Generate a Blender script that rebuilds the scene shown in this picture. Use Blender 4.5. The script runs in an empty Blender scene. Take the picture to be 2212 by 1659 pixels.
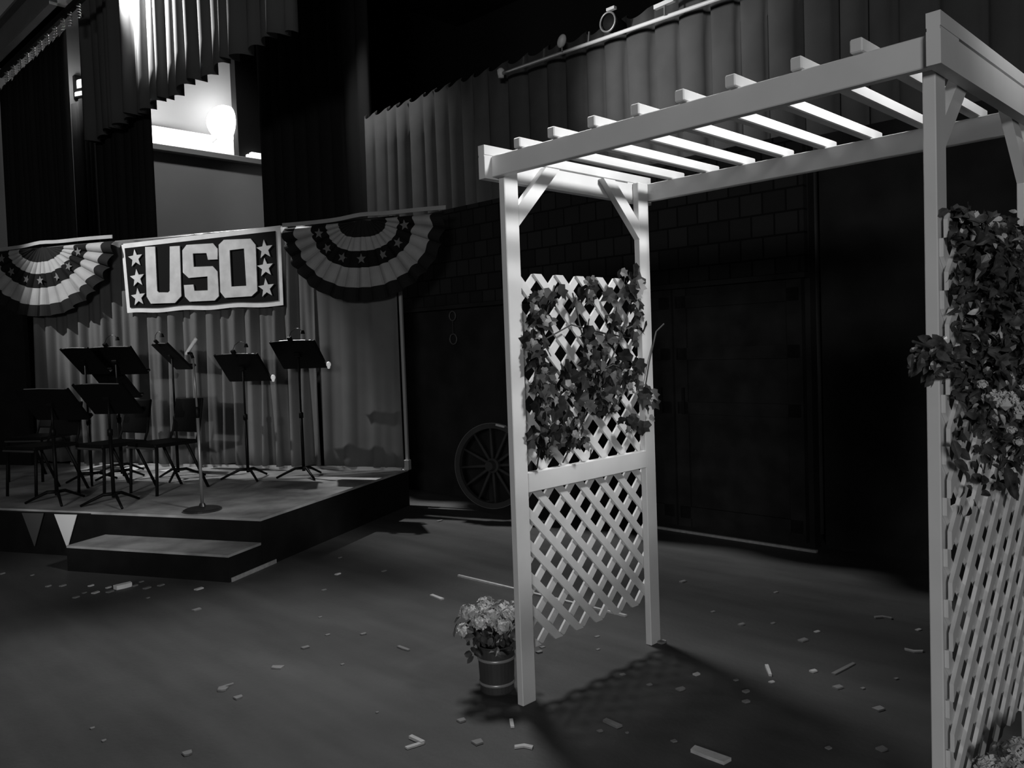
import bpy, bmesh, math, random
from math import sin, cos, pi, radians
from mathutils import Vector, Matrix
from mathutils.geometry import tessellate_polygon

sc = bpy.context.scene
COL = sc.collection
PI = math.pi

# ------------------------------------------------------------------ camera
F_PX, PITCH, ROLL, CAM_H = 1774.9, 0.0436, -0.036, 1.6
cd = bpy.data.cameras.new('camera')
cam = bpy.data.objects.new('camera', cd)
COL.objects.link(cam)
cd.sensor_fit = 'HORIZONTAL'
cd.sensor_width = 36.0
cd.lens = 36.0 * F_PX / 2212.0
cd.clip_start = 0.05
cd.clip_end = 200
F0 = Vector((0, cos(PITCH), -sin(PITCH)))
U0 = Vector((0, sin(PITCH), cos(PITCH)))
R0 = Vector((1, 0, 0))
cr, sr = cos(ROLL), sin(ROLL)
rx, ux_ = R0 * cr + U0 * sr, R0 * (-sr) + U0 * cr
M = Matrix.Identity(4)
for i in range(3):
    M[i][0] = rx[i]; M[i][1] = ux_[i]; M[i][2] = -F0[i]
M[0][3], M[1][3], M[2][3] = 0, 0, CAM_H
cam.matrix_world = M
sc.camera = cam

vs = sc.view_settings
sc.display_settings.display_device = 'sRGB'
vs.view_transform = 'Standard'
vs.look = 'None'
vs.exposure = 0.0
vs.gamma = 1.0
vs.use_curve_mapping = False

# ------------------------------------------------------------------ frames of reference (all metres, z up)
class Frame:
    def __init__(self, ox, oy, ang, oz=0.0):
        self.o = Vector((ox, oy, oz)); self.a = ang
        self.x = Vector((cos(ang), sin(ang), 0)); self.y = Vector((-sin(ang), cos(ang), 0))
    def w(self, a, b, z=0.0):
        v = self.o + self.x * a + self.y * b
        return Vector((v.x, v.y, v.z + z))
STG = Frame(1.215, 7.06, radians(-44.6))      # along the rear set wall
PLT = Frame(-1.94, 6.17, radians(-19.3))      # along the band platform
ARB = Frame(-0.0015, 3.60, -0.7904)           # along the arbor
WLD = Frame(0, 0, 0)

def at(px, py, z=0.0):
    """floor point seen in the photograph at px, py"""
    X, Y = px - 1106.0, py - 829.5
    X, Y = X * cr + Y * sr, -X * sr + Y * cr
    d = R0 * (X / F_PX) + U0 * (-Y / F_PX) + F0
    t = (z - CAM_H) / d.z
    return Vector((d.x * t, d.y * t, z))

# ------------------------------------------------------------------ materials (black and white photograph: neutral greys)
MATS = {}
def mat(name, g, rough=0.6, noise=0.0, scale=8.0, metal=0.0, bump=0.0, emit=0.0, spec=0.5, detail=4.0, two=None):
    if name in MATS: return MATS[name]
    m = bpy.data.materials.new(name); m.use_nodes = True
    nt = m.node_tree; N = nt.nodes; L = nt.links
    b = N['Principled BSDF']
    b.inputs['Base Color'].default_value = (g, g, g, 1)
    b.inputs['Roughness'].default_value = rough
    b.inputs['Metallic'].default_value = metal
    b.inputs['Specular IOR Level'].default_value = spec
    if noise or bump:
        tc = N.new('ShaderNodeTexCoord'); nz = N.new('ShaderNodeTexNoise')
        nz.inputs['Scale'].default_value = scale; nz.inputs['Detail'].default_value = detail
        L.new(tc.outputs['Object'], nz.inputs['Vector'])
        if noise:
            rp = N.new('ShaderNodeValToRGB')
            lo = max(0.0, g * (1 - noise)); hi = g * (1 + noise)
            rp.color_ramp.elements[0].position = .3; rp.color_ramp.elements[1].position = .7
            rp.color_ramp.elements[0].color = (lo, lo, lo, 1); rp.color_ramp.elements[1].color = (hi, hi, hi, 1)
            L.new(nz.outputs['Fac'], rp.inputs['Fac']); L.new(rp.outputs['Color'], b.inputs['Base Color'])
        if bump:
            bp = N.new('ShaderNodeBump'); bp.inputs['Strength'].default_value = bump; bp.inputs['Distance'].default_value = .02
            L.new(nz.outputs['Fac'], bp.inputs['Height']); L.new(bp.outputs['Normal'], b.inputs['Normal'])
    if emit:
        b.inputs['Emission Color'].default_value = (1, 1, 1, 1); b.inputs['Emission Strength'].default_value = emit
    MATS[name] = m
    return m

def floor_material():
    m = bpy.data.materials.new('stage_floor_paint'); m.use_nodes = True
    nt = m.node_tree; N = nt.nodes; L = nt.links; b = N['Principled BSDF']
    tc = N.new('ShaderNodeTexCoord')
    n1 = N.new('ShaderNodeTexNoise'); n1.inputs['Scale'].default_value = 1.1; n1.inputs['Detail'].default_value = 6; n1.inputs['Roughness'].default_value = .62
    mp = N.new('ShaderNodeMapping'); mp.inputs['Rotation'].default_value = (0, 0, .5); mp.inputs['Scale'].default_value = (1.2, 7, 1)
    n2 = N.new('ShaderNodeTexNoise'); n2.inputs['Scale'].default_value = .9; n2.inputs['Detail'].default_value = 5
    n3 = N.new('ShaderNodeTexNoise'); n3.inputs['Scale'].default_value = 38; n3.inputs['Detail'].default_value = 2
    L.new(tc.outputs['Object'], n1.inputs['Vector']); L.new(tc.outputs['Object'], mp.inputs['Vector'])
    L.new(mp.outputs['Vector'], n2.inputs['Vector']); L.new(tc.outputs['Object'], n3.inputs['Vector'])
    a1 = N.new('ShaderNodeMath'); a1.operation = 'ADD'; L.new(n1.outputs['Fac'], a1.inputs[0]); L.new(n2.outputs['Fac'], a1.inputs[1])
    a3 = N.new('ShaderNodeMath'); a3.operation = 'MULTIPLY_ADD'; a3.inputs[1].default_value = .12
    L.new(n3.outputs['Fac'], a3.inputs[0]); L.new(a1.outputs[0], a3.inputs[2])
    rp = N.new('ShaderNodeValToRGB'); e = rp.color_ramp.elements
    mr = N.new('ShaderNodeMapRange'); mr.inputs['From Min'].default_value = .75; mr.inputs['From Max'].default_value = 1.4
    L.new(a3.outputs[0], mr.inputs['Value']); L.new(mr.outputs['Result'], rp.inputs['Fac'])
    e[0].position = 0; e[1].position = 1
    e[0].color = (.048,) * 3 + (1,); e[1].color = (.084,) * 3 + (1,)
    L.new(rp.outputs['Color'], b.inputs['Base Color'])
    b.inputs['Roughness'].default_value = .62
    b.inputs['Specular IOR Level'].default_value = .25
    bp = N.new('ShaderNodeBump'); bp.inputs['Strength'].default_value = .12; bp.inputs['Distance'].default_value = .01
    L.new(n3.outputs['Fac'], bp.inputs['Height']); L.new(bp.outputs['Normal'], b.inputs['Normal'])
    return m

def shingle_material():
    m = bpy.data.materials.new('dark_shingles'); m.use_nodes = True
    nt = m.node_tree; N = nt.nodes; L = nt.links; b = N['Principled BSDF']
    tc = N.new('ShaderNodeTexCoord'); mp = N.new('ShaderNodeMapping')
    mp.inputs['Rotation'].default_value = (PI / 2, 0, 0)
    br = N.new('ShaderNodeTexBrick')
    br.inputs['Scale'].default_value = 1.0; br.inputs['Brick Width'].default_value = .19; br.inputs['Row Height'].default_value = .17
    br.inputs['Mortar Size'].default_value = .008
    br.inputs['Color1'].default_value = (.016,) * 3 + (1,); br.inputs['Color2'].default_value = (.026,) * 3 + (1,); br.inputs['Mortar'].default_value = (.007,) * 3 + (1,)
    L.new(tc.outputs['Object'], mp.inputs['Vector']); L.new(mp.outputs['Vector'], br.inputs['Vector'])
    L.new(br.outputs['Color'], b.inputs['Base Color']); b.inputs['Roughness'].default_value = .9
    b.inputs['Specular IOR Level'].default_value = .1
    return m

WHITE = mat('white_paint', .70, .55, noise=.05, scale=5, spec=.3)
LATT = mat('white_lattice_wood', .70, .6, noise=.06, scale=9, spec=.3)
BLACKP = mat('black_paint', .011, .7, noise=.2, scale=6, spec=.1)
SETDARK = mat('dark_set_paint', .020, .85, noise=.3, scale=3, spec=.1)
DOORDARK = mat('dark_barn_wood', .019, .85, noise=.35, scale=5, spec=.1)
VELVET = mat('black_velour', .022, 1.0, spec=0.0)
CURT = mat('grey_drape', .085, .95, noise=.12, scale=3, spec=.05)
BACKD = mat('pale_muslin', .125, .95, noise=.10, scale=2.5, spec=.05)
DARKDR = mat('charcoal_drape', .035, .95, spec=.03)
WALLG = mat('pale_wall_paint', .42, .8, noise=.04, scale=1.5, spec=.2)
LOFTW = mat('white_loft_wall', .75, .8, spec=.2)
LOFTC = mat('grey_loft_ceiling', .15, .9, spec=.1)
PLTOP = mat('grey_platform_carpet', .37, .95, noise=.42, scale=3.2, bump=.15, spec=.05)
MUSIC = mat('black_metal', .004, .5, spec=.12)
CHAIRB = mat('black_plastic', .005, .6, spec=.15)
CHROME = mat('bright_steel', .62, .28, metal=.8)
GREYM = mat('dull_grey_metal', .30, .4, metal=.6)
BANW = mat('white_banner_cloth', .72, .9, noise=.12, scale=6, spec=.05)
BANB = mat('navy_banner_cloth', .012, .9, spec=.05)
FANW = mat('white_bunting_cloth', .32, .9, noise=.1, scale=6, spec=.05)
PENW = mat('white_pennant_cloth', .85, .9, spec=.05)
BANR = mat('red_bunting_cloth', .018, .9, spec=.05)
GREYC = mat('grey_pennant_cloth', .09, .9, spec=.05)
LEAF = mat('ivy_leaf', .024, .42, noise=.85, scale=14, spec=.55)
LEAFD = mat('dark_foliage_leaf', .06, .36, noise=.85, scale=24, spec=.5)
STEM = mat('vine_stem', .06, .8)
PETAL = mat('pale_petal', .55, .7, noise=.25, scale=25, spec=.2)
PETALM = mat('soft_petal', .5, .7, noise=.35, scale=25, spec=.2)
PAIL = mat('weathered_pail', .05, .55, noise=.15, scale=10, spec=.4)
PAILB = mat('pail_band', .38, .35, metal=.4)
WHEELW = mat('dark_wheel_wood', .032, .8, noise=.2, scale=8)
SCRAP = mat('raw_pale_wood', .5, .8, noise=.12, scale=30)
SCRAPD = mat('worn_grey_wood', .19, .85, noise=.15, scale=30)
TAPE = mat('worn_white_tape', .30, .7, noise=.2, scale=30)
PIPE = mat('pale_pipe', .65, .4, spec=.5)
GIRD = mat('grey_girder_paint', .16, .7, noise=.1, scale=2)
LAMP = mat('glowing_globe_glass', .9, .4, emit=17.0)
LAMPW = mat('glowing_lamp_panel', .9, .4, emit=2.2)
PAPER = mat('white_paper', .75, .8)

# ------------------------------------------------------------------ mesh helpers
def bx(bm, x0, x1, y0, y1, z0, z1):
    v = [bm.verts.new(p) for p in ((x0, y0, z0), (x1, y0, z0), (x1, y1, z0), (x0, y1, z0), (x0, y0, z1), (x1, y0, z1), (x1, y1, z1), (x0, y1, z1))]
    for f in ((0, 3, 2, 1), (4, 5, 6, 7), (0, 1, 5, 4), (1, 2, 6, 5), (2, 3, 7, 6), (3, 0, 4, 7)):
        bm.faces.new([v[i] for i in f])
    return v

def bevel_all(bm, w=.002, seg=1):
    bmesh.ops.bevel(bm, geom=list(bm.edges), offset=w, segments=seg, affect='EDGES', profile=.5)

def obar(bm, p, q, w, h, up=Vector((0, 0, 1))):
    """a square bar from p to q"""
    p, q = Vector(p), Vector(q); d = (q - p).normalized()
    s = d.cross(up)
    if s.length < 1e-4: s = d.cross(Vector((1, 0, 0)))
    s.normalize(); u = s.cross(d).normalized()
    vs_ = []
    for c in (p, q):
        for a, b in ((-1, -1), (1, -1), (1, 1), (-1, 1)):
            vs_.append(bm.verts.new(c + s * (a * w / 2) + u * (b * h / 2)))
    for f in ((3, 2, 1, 0), (4, 5, 6, 7), (0, 1, 5, 4), (1, 2, 6, 5), (2, 3, 7, 6), (3, 0, 4, 7)):
        bm.faces.new([vs_[i] for i in f])

def tube(bm, pts, r, n=8, closed=False):
    pts = [Vector(p) for p in pts]; rings = []; m = len(pts)
    rr = r if isinstance(r, (list, tuple)) else [r] * m
    prev = None
    for i, p in enumerate(pts):
        if closed: d = pts[(i + 1) % m] - pts[i - 1]
        else: d = pts[min(i + 1, m - 1)] - pts[max(i - 1, 0)]
        d.normalize()
        if prev is None:
            s = d.cross(Vector((0, 0, 1)))
            if s.length < 1e-3: s = d.cross(Vector((1, 0, 0)))
        else:
            s = prev - d * prev.dot(d)
        s.normalize(); prev = s; u = s.cross(d)
        rings.append([bm.verts.new(p + (s * cos(2 * PI * k / n) + u * sin(2 * PI * k / n)) * rr[i]) for k in range(n)])
    for i in range(m if closed else m - 1):
        a, b = rings[i], rings[(i + 1) % m]
        for k in range(n):
            bm.faces.new((a[k], b[k], b[(k + 1) % n], a[(k + 1) % n]))
    if not closed:
        bm.faces.new(rings[0]); bm.faces.new(rings[-1][::-1])

def lathe(bm, prof, n=24, c=(0, 0, 0)):
    c = Vector(c); rings = []
    for r, z in prof:
        if r < 1e-6: rings.append([bm.verts.new(c + Vector((0, 0, z)))])
        else: rings.append([bm.verts.new(c + Vector((r * cos(2 * PI * k / n), r * sin(2 * PI * k / n), z))) for k in range(n)])
    for a, b in zip(rings, rings[1:]):
        for k in range(n):
            q = [a[k % len(a)], a[(k + 1) % n % len(a)], b[(k + 1) % n % len(b)], b[k % len(b)]]
            q = [x for i, x in enumerate(q) if x not in q[:i]]
            if len(q) > 2: bm.faces.new(q)

def prism(bm, poly, y0, y1):
    """polygon in x,z extruded along y"""
    a = [bm.verts.new((x, y0, z)) for x, z in poly]; b = [bm.verts.new((x, y1, z)) for x, z in poly]
    bm.faces.new(a); bm.faces.new(b[::-1]); n = len(poly)
    for i in range(n): bm.faces.new((a[i], b[i], b[(i + 1) % n], a[(i + 1) % n]))

def solid_poly(bm, poly, y0, y1):
    """any simple polygon in x,z extruded along y"""
    a = [bm.verts.new((x, y0, z)) for x, z in poly]; b = [bm.verts.new((x, y1, z)) for x, z in poly]; n = len(poly)
    for t in tessellate_polygon([[Vector((x, z, 0)) for x, z in poly]]):
        bm.faces.new([a[i] for i in t]); bm.faces.new([b[i] for i in reversed(t)])
    for i in range(n): bm.faces.new((a[i], b[i], b[(i + 1) % n], a[(i + 1) % n]))

def obj(name, bm, m, parent=None, frame=None, smooth=False, loc=None, rot=None):
    bmesh.ops.recalc_face_normals(bm, faces=bm.faces[:])
    me = bpy.data.meshes.new(name); bm.to_mesh(me); bm.free()
    if smooth:
        for p in me.polygons: p.use_smooth = True
    me.materials.append(m)
    o = bpy.data.objects.new(name, me); COL.objects.link(o)
    if parent is not None: o.parent = parent
    if frame is not None:
        o.location = frame.o; o.rotation_euler = (0, 0, frame.a)
    if loc is not None: o.location = loc
    if rot is not None: o.rotation_euler = rot
    return o

def tag(o, label, cat, group=None, kind=None):
    o['label'] = label; o['category'] = cat
    if group: o['group'] = group
    if kind: o['kind'] = kind
    return o

def struct(o, label=None):
    o['kind'] = 'structure'
    if label: o['label'] = label
    return o

def thing(name, label, cat, loc, rz=0.0, group=None):
    o = bpy.data.objects.new(name, None); COL.objects.link(o)
    o.empty_display_size = .1
    o.location = loc; o.rotation_euler = (0, 0, rz)
    return tag(o, label, cat, group)

def B(): return bmesh.new()

# ------------------------------------------------------------------ the room
bm = B(); bx(bm, -13.2, 13.2, -16, 8.2, -.2, 0); struct(obj('floor', bm, floor_material(), frame=STG))
bm = B(); bx(bm, -13.2, 13.2, -16, 8.2, 9.5, 9.7); struct(obj('ceiling', bm, VELVET, frame=STG))
bm = B(); bx(bm, -13.2, 13.2, 8.0, 8.2, 0, 9.5); struct(obj('wall_back', bm, VELVET, frame=STG))
bm = B(); bx(bm, 13.0, 13.2, -12, 8.0, 0, 9.5); struct(obj('wall_right', bm, VELVET, frame=STG))
bm = B()                                         # side wall with an open loft above a ledge
bx(bm, -11.2, -11, -12, 8.0, 0, 5.40); bx(bm, -11.2, -11, -12, 0.0, 5.40, 9.5)
struct(obj('wall_left', bm, WALLG, frame=STG))
bm = B(); bx(bm, -11.2, -11, 2.06, 8.0, 5.51, 9.5); struct(obj('wall_left_upper', bm, VELVET, frame=STG))
bm = B(); bx(bm, -11.2, -10.86, -.3, 4.0, 5.40, 5.51); bevel_all(bm, .01); struct(obj('trim_1', bm, WALLG, frame=STG))
bm = B()
bx(bm, -12.2, -12, -.5, 3.6, 5.2, 6.14)
struct(obj('wall_loft', bm, LOFTW, frame=STG))
bm = B()
vv = [bm.verts.new(p) for p in ((-12.2, -.5, 6.14), (-12.2, 3.6, 6.14), (-11.2, 3.6, 7.6), (-11.2, -.5, 7.6), (-12.2, -.5, 6.3), (-12.2, 3.6, 6.3), (-11.2, 3.6, 7.8), (-11.2, -.5, 7.8))]
for f in ((0, 3, 2, 1), (4, 5, 6, 7), (0, 1, 5, 4), (1, 2, 6, 5), (2, 3, 7, 6), (3, 0, 4, 7)): bm.faces.new([vv[i] for i in f])
struct(obj('ceiling_loft', bm, LOFTC, frame=STG))
bm = B(); bx(bm, -12.0, -11.2, -.5, 3.6, 5.2, 5.4); struct(obj('floor_loft', bm, LOFTC, frame=STG))

# lamp in the loft and its brackets
L1 = thing('globe_lamp', 'glowing white globe lamp above the ledge in the upper left loft opening', 'lamp', STG.w(-11.5, 2.0, 0), STG.a)
bm = B(); bmesh.ops.create_uvsphere(bm, u_segments=24, v_segments=14, radius=.34); bmesh.ops.translate(bm, verts=bm.verts, vec=(.1, 0, 6.25)); obj('globe', bm, LAMP, L1, smooth=True)
bm = B(); tube(bm, [(-.2, 0, 6.05), (-.45, 0, 6.0)], .03); obj('bracket', bm, GREYM, L1)
L2 = thing('loft_wall_fill', 'unseen fill strip added behind the loft ledge to brighten its wall', 'lamp', STG.w(-11.55, 1.0, 5.4), STG.a)  # hidden strip added to whiten the loft's back wall
bm = B(); bx(bm, -.07, .07, -.9, .9, .0, .06); obj('housing', bm, WHITE, L2)
bm = B(); tube(bm, [(0, -.85, .085), (0, .85, .085)], .02, 10); obj('tube', bm, mat('fill_tube', .9, emit=18), L2)
# small white object on the ledge, given a glow of its own
L3 = thing('ledge_object', 'small white object with an added glow sitting on the right end of the ledge', 'lamp', STG.w(-10.93, 2.36, 5.51), STG.a)
bm = B(); bx(bm, -.05, .05, -.1, .12, 0, .12); bx(bm, -.04, .04, -.18, -.1, .01, .07); bevel_all(bm, .01); obj('glowing_body', bm, mat('glowing_white_object', .8, emit=1.6), L3)
bm = B(); bx(bm, -.03, .03, -.05, .05, -.0, .006); obj('mount', bm, GREYM, L3)
# louvred flood light seen in the slit between the curtains
L4 = thing('flood_light', 'bright louvred flood light in the slit between the far left curtains', 'flood light', STG.w(-10.86, -.79, 6.2), STG.a)
bm = B()
for (z0, z1, ta, tb) in ((.03, .16, -.10, .15), (-.11, -.05, -.14, .12)):
    pr = [(ta, z0), (tb, z0 + .1), (tb, z1 + .1), (ta, z1)]
    a = [bm.verts.new((.0, y, z)) for y, z in pr]; b = [bm.verts.new((.06, y, z)) for y, z in pr]
    bm.faces.new(a); bm.faces.new(b[::-1])
    for i in range(4): bm.faces.new((a[i], b[i], b[(i + 1) % 4], a[(i + 1) % 4]))
obj('lit_panel', bm, LAMPW, L4)
bm = B(); bx(bm, -.12, -.02, -.12, .10, -.12, .26); obj('housing', bm, MUSIC, L4)

# ------------------------------------------------------------------ curtains
def curtain(name, fr, s0, s1, t, z0, z1, pleat, amp, m, seed=1, scallop=0.0, hem=0.02, jitter=.25, sharp=.45, label='', cat='curtain', nz=10, taper=0.25, group=None):
    rnd = random.Random(seed)
    xs = []; x = s0; k = 0
    cents = []
    while x < s1 - pleat * .3:
        w = pleat * (1 + rnd.uniform(-jitter, jitter)); cents.append((x, min(x + w, s1), rnd.uniform(.55, 1.2), rnd.uniform(-1, 1))); x += w
    cents[-1] = (cents[-1][0], s1, cents[-1][2], cents[-1][3])
    cols = []
    for (a, b, h, ph) in cents:
        for i in range(10):
            f = i / 10
            cols.append((a + (b - a) * f, f, h, ph))
    cols.append((s1, 0, 1, 0))
    bm = B(); rows = []
    for j in range(nz + 1):
        g = j / nz; row = []
        for (x, f, h, ph) in cols:
            prof = abs(sin(PI * f)) ** sharp
            am = amp * h * (1 - taper * g)
            zt_ = z1 - scallop * abs(sin(PI * f)) ** .7 * (0.6 + .4 * h)
            zb_ = z0 + hem * sin(x * 7.3 + seed) + hem * .6 * prof
            zz = zb_ + (zt_ - zb_) * g
            dx = .12 * (b - a if False else pleat) * ph * sin(PI * f) * (1 - g) * .6
            row.append(bm.verts.new((x + dx, t - am * prof + .012 * sin(3.1 * g + x * 2 + ph), zz)))
        rows.append(row)
    for r0, r1 in zip(rows, rows[1:]):
        for i in range(len(r0) - 1): bm.faces.new((r0[i], r0[i + 1], r1[i + 1], r1[i]))
    o = obj(name, bm, m, frame=fr, smooth=True)
    sm = o.modifiers.new('thick', 'SOLIDIFY'); sm.thickness = .006
    return tag(o, label, cat, group)

curtain('stage_curtain', STG, -4.70, 6.8, .55, .02, 4.68, .25, .13, CURT, 3, scallop=.10, sharp=.38,
        label='long grey pleated stage curtain hung behind the dark set wall and arbor')
curtain('stage_valance', STG, -8.4, -2.95, -1.5, 4.74, 8.6, .25, .17, mat('valance_drape', .10, .95, spec=.05), 8, hem=.03, sharp=.5,
        label='high grey valance with a blazing white lit patch at upper left')
curtain('masking_curtain', STG, -8.72, -6.84, -1.35, .02, 5.2, .24, .08, VELVET, 5,
        label='black masking curtain left of the lit loft opening, below the valance')
curtain('masking_curtain', STG, -7.53, -4.68, .62, .02, 9.2, .3, .06, VELVET, 6,
        label='black masking curtain between the loft wall and the grey stage curtain')
curtain('masking_curtain', STG, -10.98, -7.82, -2.0, .02, 6.05, .24, .08, VELVET, 7, scallop=.10,
        label='black masking curtain at far left hanging from the carrier track')
curtain('stage_drape', STG, -10.95, -10.0, -.95, .02, 5.95, .2, .07, mat('grey_slit_drape', .16, .95, spec=.03), 12, sharp=.5,
        label='narrow grey drape showing in the slit under the louvred flood light')

# track with carriers above the far left leg, girder over it
TK = thing('curtain_track', 'dark curtain track with pale spring carriers at the top left corner', 'curtain track', STG.w(-9, -2.0, 6.16), STG.a)
bm = B(); bx(bm, -1.98, 2.1, -.03, .03, 0.05, .13); obj('rail', bm, BLACKP, TK)
for k, s in enumerate((-10.6, -10.25, -9.9, -9.55, -9.24, -8.92, -8.61, -8.27, -7.93, -7.64, -7.3)):
    bm = B(); hz = []
    for i in range(41):
        a = i / 40 * 2 * PI * 5; hz.append((s + 9 + .022 * cos(a), .022 * sin(a), .05 - .18 * i / 40))
    tube(bm, hz, .009, 6); obj('carrier', bm, CHROME, TK, smooth=True)
bm = B(); bx(bm, -10.98, -7.9, -2.06, -1.94, 6.36, 6.88); bx(bm, -10.98, -7.9, -2.16, -1.84, 6.84, 6.88); bx(bm, -10.98, -7.9, -2.16, -1.84, 6.36, 6.40)
tag(obj('ceiling_girder', bm, GIRD, frame=STG), 'grey painted girder crossing above the curtain track at top left', 'girder')

# pipe and fittings along the top of the grey curtain
PB = thing('lighting_pipe', 'long pale lighting pipe sloping across the top of the grey curtain', 'pipe', STG.w(-2.0, .3, 4.43), STG.a)
bm = B(); tube(bm, [(.0, 0, .02), (3.2, 0, -.03), (8, 0, -.05)], .018, 10); obj('pipe', bm, PIPE, PB, smooth=True)
bm = B(); lathe(bm, [(0, -.05), (.03, -.05), (.04, .03), (.02, .05), (0, .05)], 12, (0, 0, .03)); obj('end_fitting', bm, PIPE, PB, smooth=True)
for s in (.32, .6, 1.17): 
    bm = B(); obar(bm, (s, 0, .02), (s + .012, 0, .11), .012, .012); obj('tie', bm, GREYM, PB)
sl = thing('stage_lantern', 'small pale oval stage lantern on the pipe at top centre', 'stage light', STG.w(-1.133, .27, 4.45), STG.a)
bm = B(); bmesh.ops.create_uvsphere(bm, u_segments=16, v_segments=10, radius=.05); bmesh.ops.scale(bm, vec=(.85, .8, 1.3), verts=bm.verts); bmesh.ops.rotate(bm, cent=(0, 0, 0), matrix=Matrix.Rotation(.5, 3, 'Y'), verts=bm.verts); bmesh.ops.translate(bm, verts=bm.verts, vec=(0, 0, .085)); obj('lantern_body', bm, PIPE, sl, smooth=True)
bm = B(); tube(bm, [(0, .0, -.02), (0, .0, .05)], .008); obj('clamp', bm, GREYM, sl)
sl = thing('stage_lantern', 'dark stage lantern with a bright metal ring on the pipe, right of the oval one', 'stage light', STG.w(-.56, .27, 4.44), STG.a)
bm = B(); tube(bm, [(.085 * cos(a), -.02, .10 + .085 * sin(a)) for a in [2 * PI * i / 24 for i in range(24)]], .010, 6, True); obj('ring', bm, GREYM, sl, smooth=True)
bm = B(); lathe(bm, [(0, -.1), (.05, -.1), (.078, .06), (.078, .12), (0, .12)], 16); bmesh.ops.rotate(bm, cent=(0, 0, 0), matrix=Matrix.Rotation(PI / 2, 3, 'X'), verts=bm.verts); bmesh.ops.translate(bm, verts=bm.verts, vec=(0, .12, .10)); obj('lantern_body', bm, BLACKP, sl, smooth=True)
bm = B(); bx(bm, .0, .09, -.04, .0, .19, .215); obj('bracket', bm, PIPE, sl)
sl = thing('stage_lantern', 'pale bar shaped fitting at the top edge of the photo above the pipe', 'stage light', STG.w(.0, .27, 4.44), STG.a)
bm = B(); obar(bm, (-.06, 0, .075), (.14, 0, .085), .04, .035); obj('bar', bm, PIPE, sl)
bm = B(); tube(bm, [(.04, 0, -.02), (.04, 0, .07)], .01); obj('clamp', bm, GREYM, sl)

# ------------------------------------------------------------------ dark barn set wall
BN = thing('barn_facade', 'near black barn front with shingled top and wide doors behind the arbor', 'stage set', STG.w(0, 0, 0), STG.a)
bm = B(); bx(bm, -4.2, 1.38, .06, .16, 0, 3.12); obj('wall_panel', bm, SETDARK, BN)
bm = B(); bx(bm, -4.0, 1.37, .0, .06, 2.09, 3.11)
obj('shingled_panel', bm, shingle_material(), BN)
bm = B(); bx(bm, -4.0, 1.38, -.03, .06, 2.045, 2.085); obj('eave_board', bm, SETDARK, BN)
for (a, b) in ((-.93, .20), (.22, 1.34)):
    bm = B(); bx(bm, a, b, .02, .06, .05, 2.04)
    for z in (.12, 1.0, 1.45, 1.88): bx(bm, a + .02, b - .02, .0, .02, z, z + .1)
    for x in (a + .0, b - .12): bx(bm, x, x + .12, .0, .02, .05, 2.04)
    d = obj('door', bm, DOORDARK, BN)
    hb = B(); hx = (b - .17) if a < 0 else a + .03
    obar(hb, (hx + .06, -.02, 1.0), (hx + .06, -.02, 1.22), .02, .02); obj('handle', hb, BLACKP, d)
bm = B(); bx(bm, 1.38, 6.6, .25, .32, 0, 3.12); tag(obj('set_flat', bm, SETDARK, frame=STG), 'plain black set flat standing right of the barn front', 'stage set')
bm = B(); bx(bm, -.1, 1.43, -.035, -.005, .0, .02); tag(obj('floor_strip', bm, TAPE, frame=STG), 'thin pale strip along the floor at the foot of the barn doors', 'strip')

# hanging harness rings on the dark wall
HR = thing('harness_rings', 'two linked metal rings hanging on the dark wall right of the platform', 'harness', STG.w(-2.59, .03, 1.97), STG.a)
for z, r in ((0.0, .05), (-.25, .055)):
    bm = B(); tube(bm, [(r * cos(a), -.012, z + r * sin(a)) for a in [2 * PI * i / 20 for i in range(20)]], .007, 6, True); obj('ring', bm, mat('dark_iron', .08, .5), HR, smooth=True)
bm = B(); obar(bm, (0, -.012, -.05), (0, -.012, -.2), .012, .006); obj('strap', bm, WHEELW, HR)

# wagon wheel leaning against the wall
wr = .43
WHL = thing('wagon_wheel', 'spoked wooden wagon wheel leaning in the dark behind the arbor post', 'wheel', STG.w(-1.82, -.22, 0), radians(-27))
WHL.rotation_euler = (radians(-4), 0, radians(-27))
def ring_band(bm, r0, r1, y0, y1, zc, n=48):
    vsq = [[bm.verts.new((r * cos(2 * PI * k / n), y, zc + r * sin(2 * PI * k / n))) for k in range(n)] for r, y in ((r0, y0), (r1, y0), (r1, y1), (r0, y1))]
    for i in range(4):
        a, b = vsq[i], vsq[(i + 1) % 4]
        for k in range(n): bm.faces.new((a[k], a[(k + 1) % n], b[(k + 1) % n], b[k]))
bm = B(); ring_band(bm, wr - .055, wr - .004, -.025, .025, wr); obj('rim', bm, WHEELW, WHL)
bm = B(); ring_band(bm, wr - .004, wr, -.027, .027, wr); obj('tyre', bm, GREYM, WHL)
bm = B(); lathe(bm, [(0, -.09), (.045, -.09), (.055, -.03), (.075, -.02), (.075, .03), (.05, .05), (0, .05)], 20); bmesh.ops.rotate(bm, cent=(0, 0, 0), matrix=Matrix.Rotation(-PI / 2, 3, 'X'), verts=bm.verts); bmesh.ops.translate(bm, verts=bm.verts, vec=(0, 0, wr)); obj('hub', bm, WHEELW, WHL, smooth=False)
for k in range(12):
    a = 2 * PI * (k + .15) / 12; bm = B()
    tube(bm, [(r * cos(a), 0, wr + r * sin(a)) for r in (.06, .12, .25, wr - .05)], [.012, .017, .014, .012], 8); obj('spoke', bm, WHEELW, WHL, smooth=True)
bm = B(); bx(bm, -.04, .06, -.03, .02, 0, .022); bevel_all(bm, .004)  # small pale block laid on top of the rim
wz = STG.w(-1.82, -.22, 0)
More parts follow.
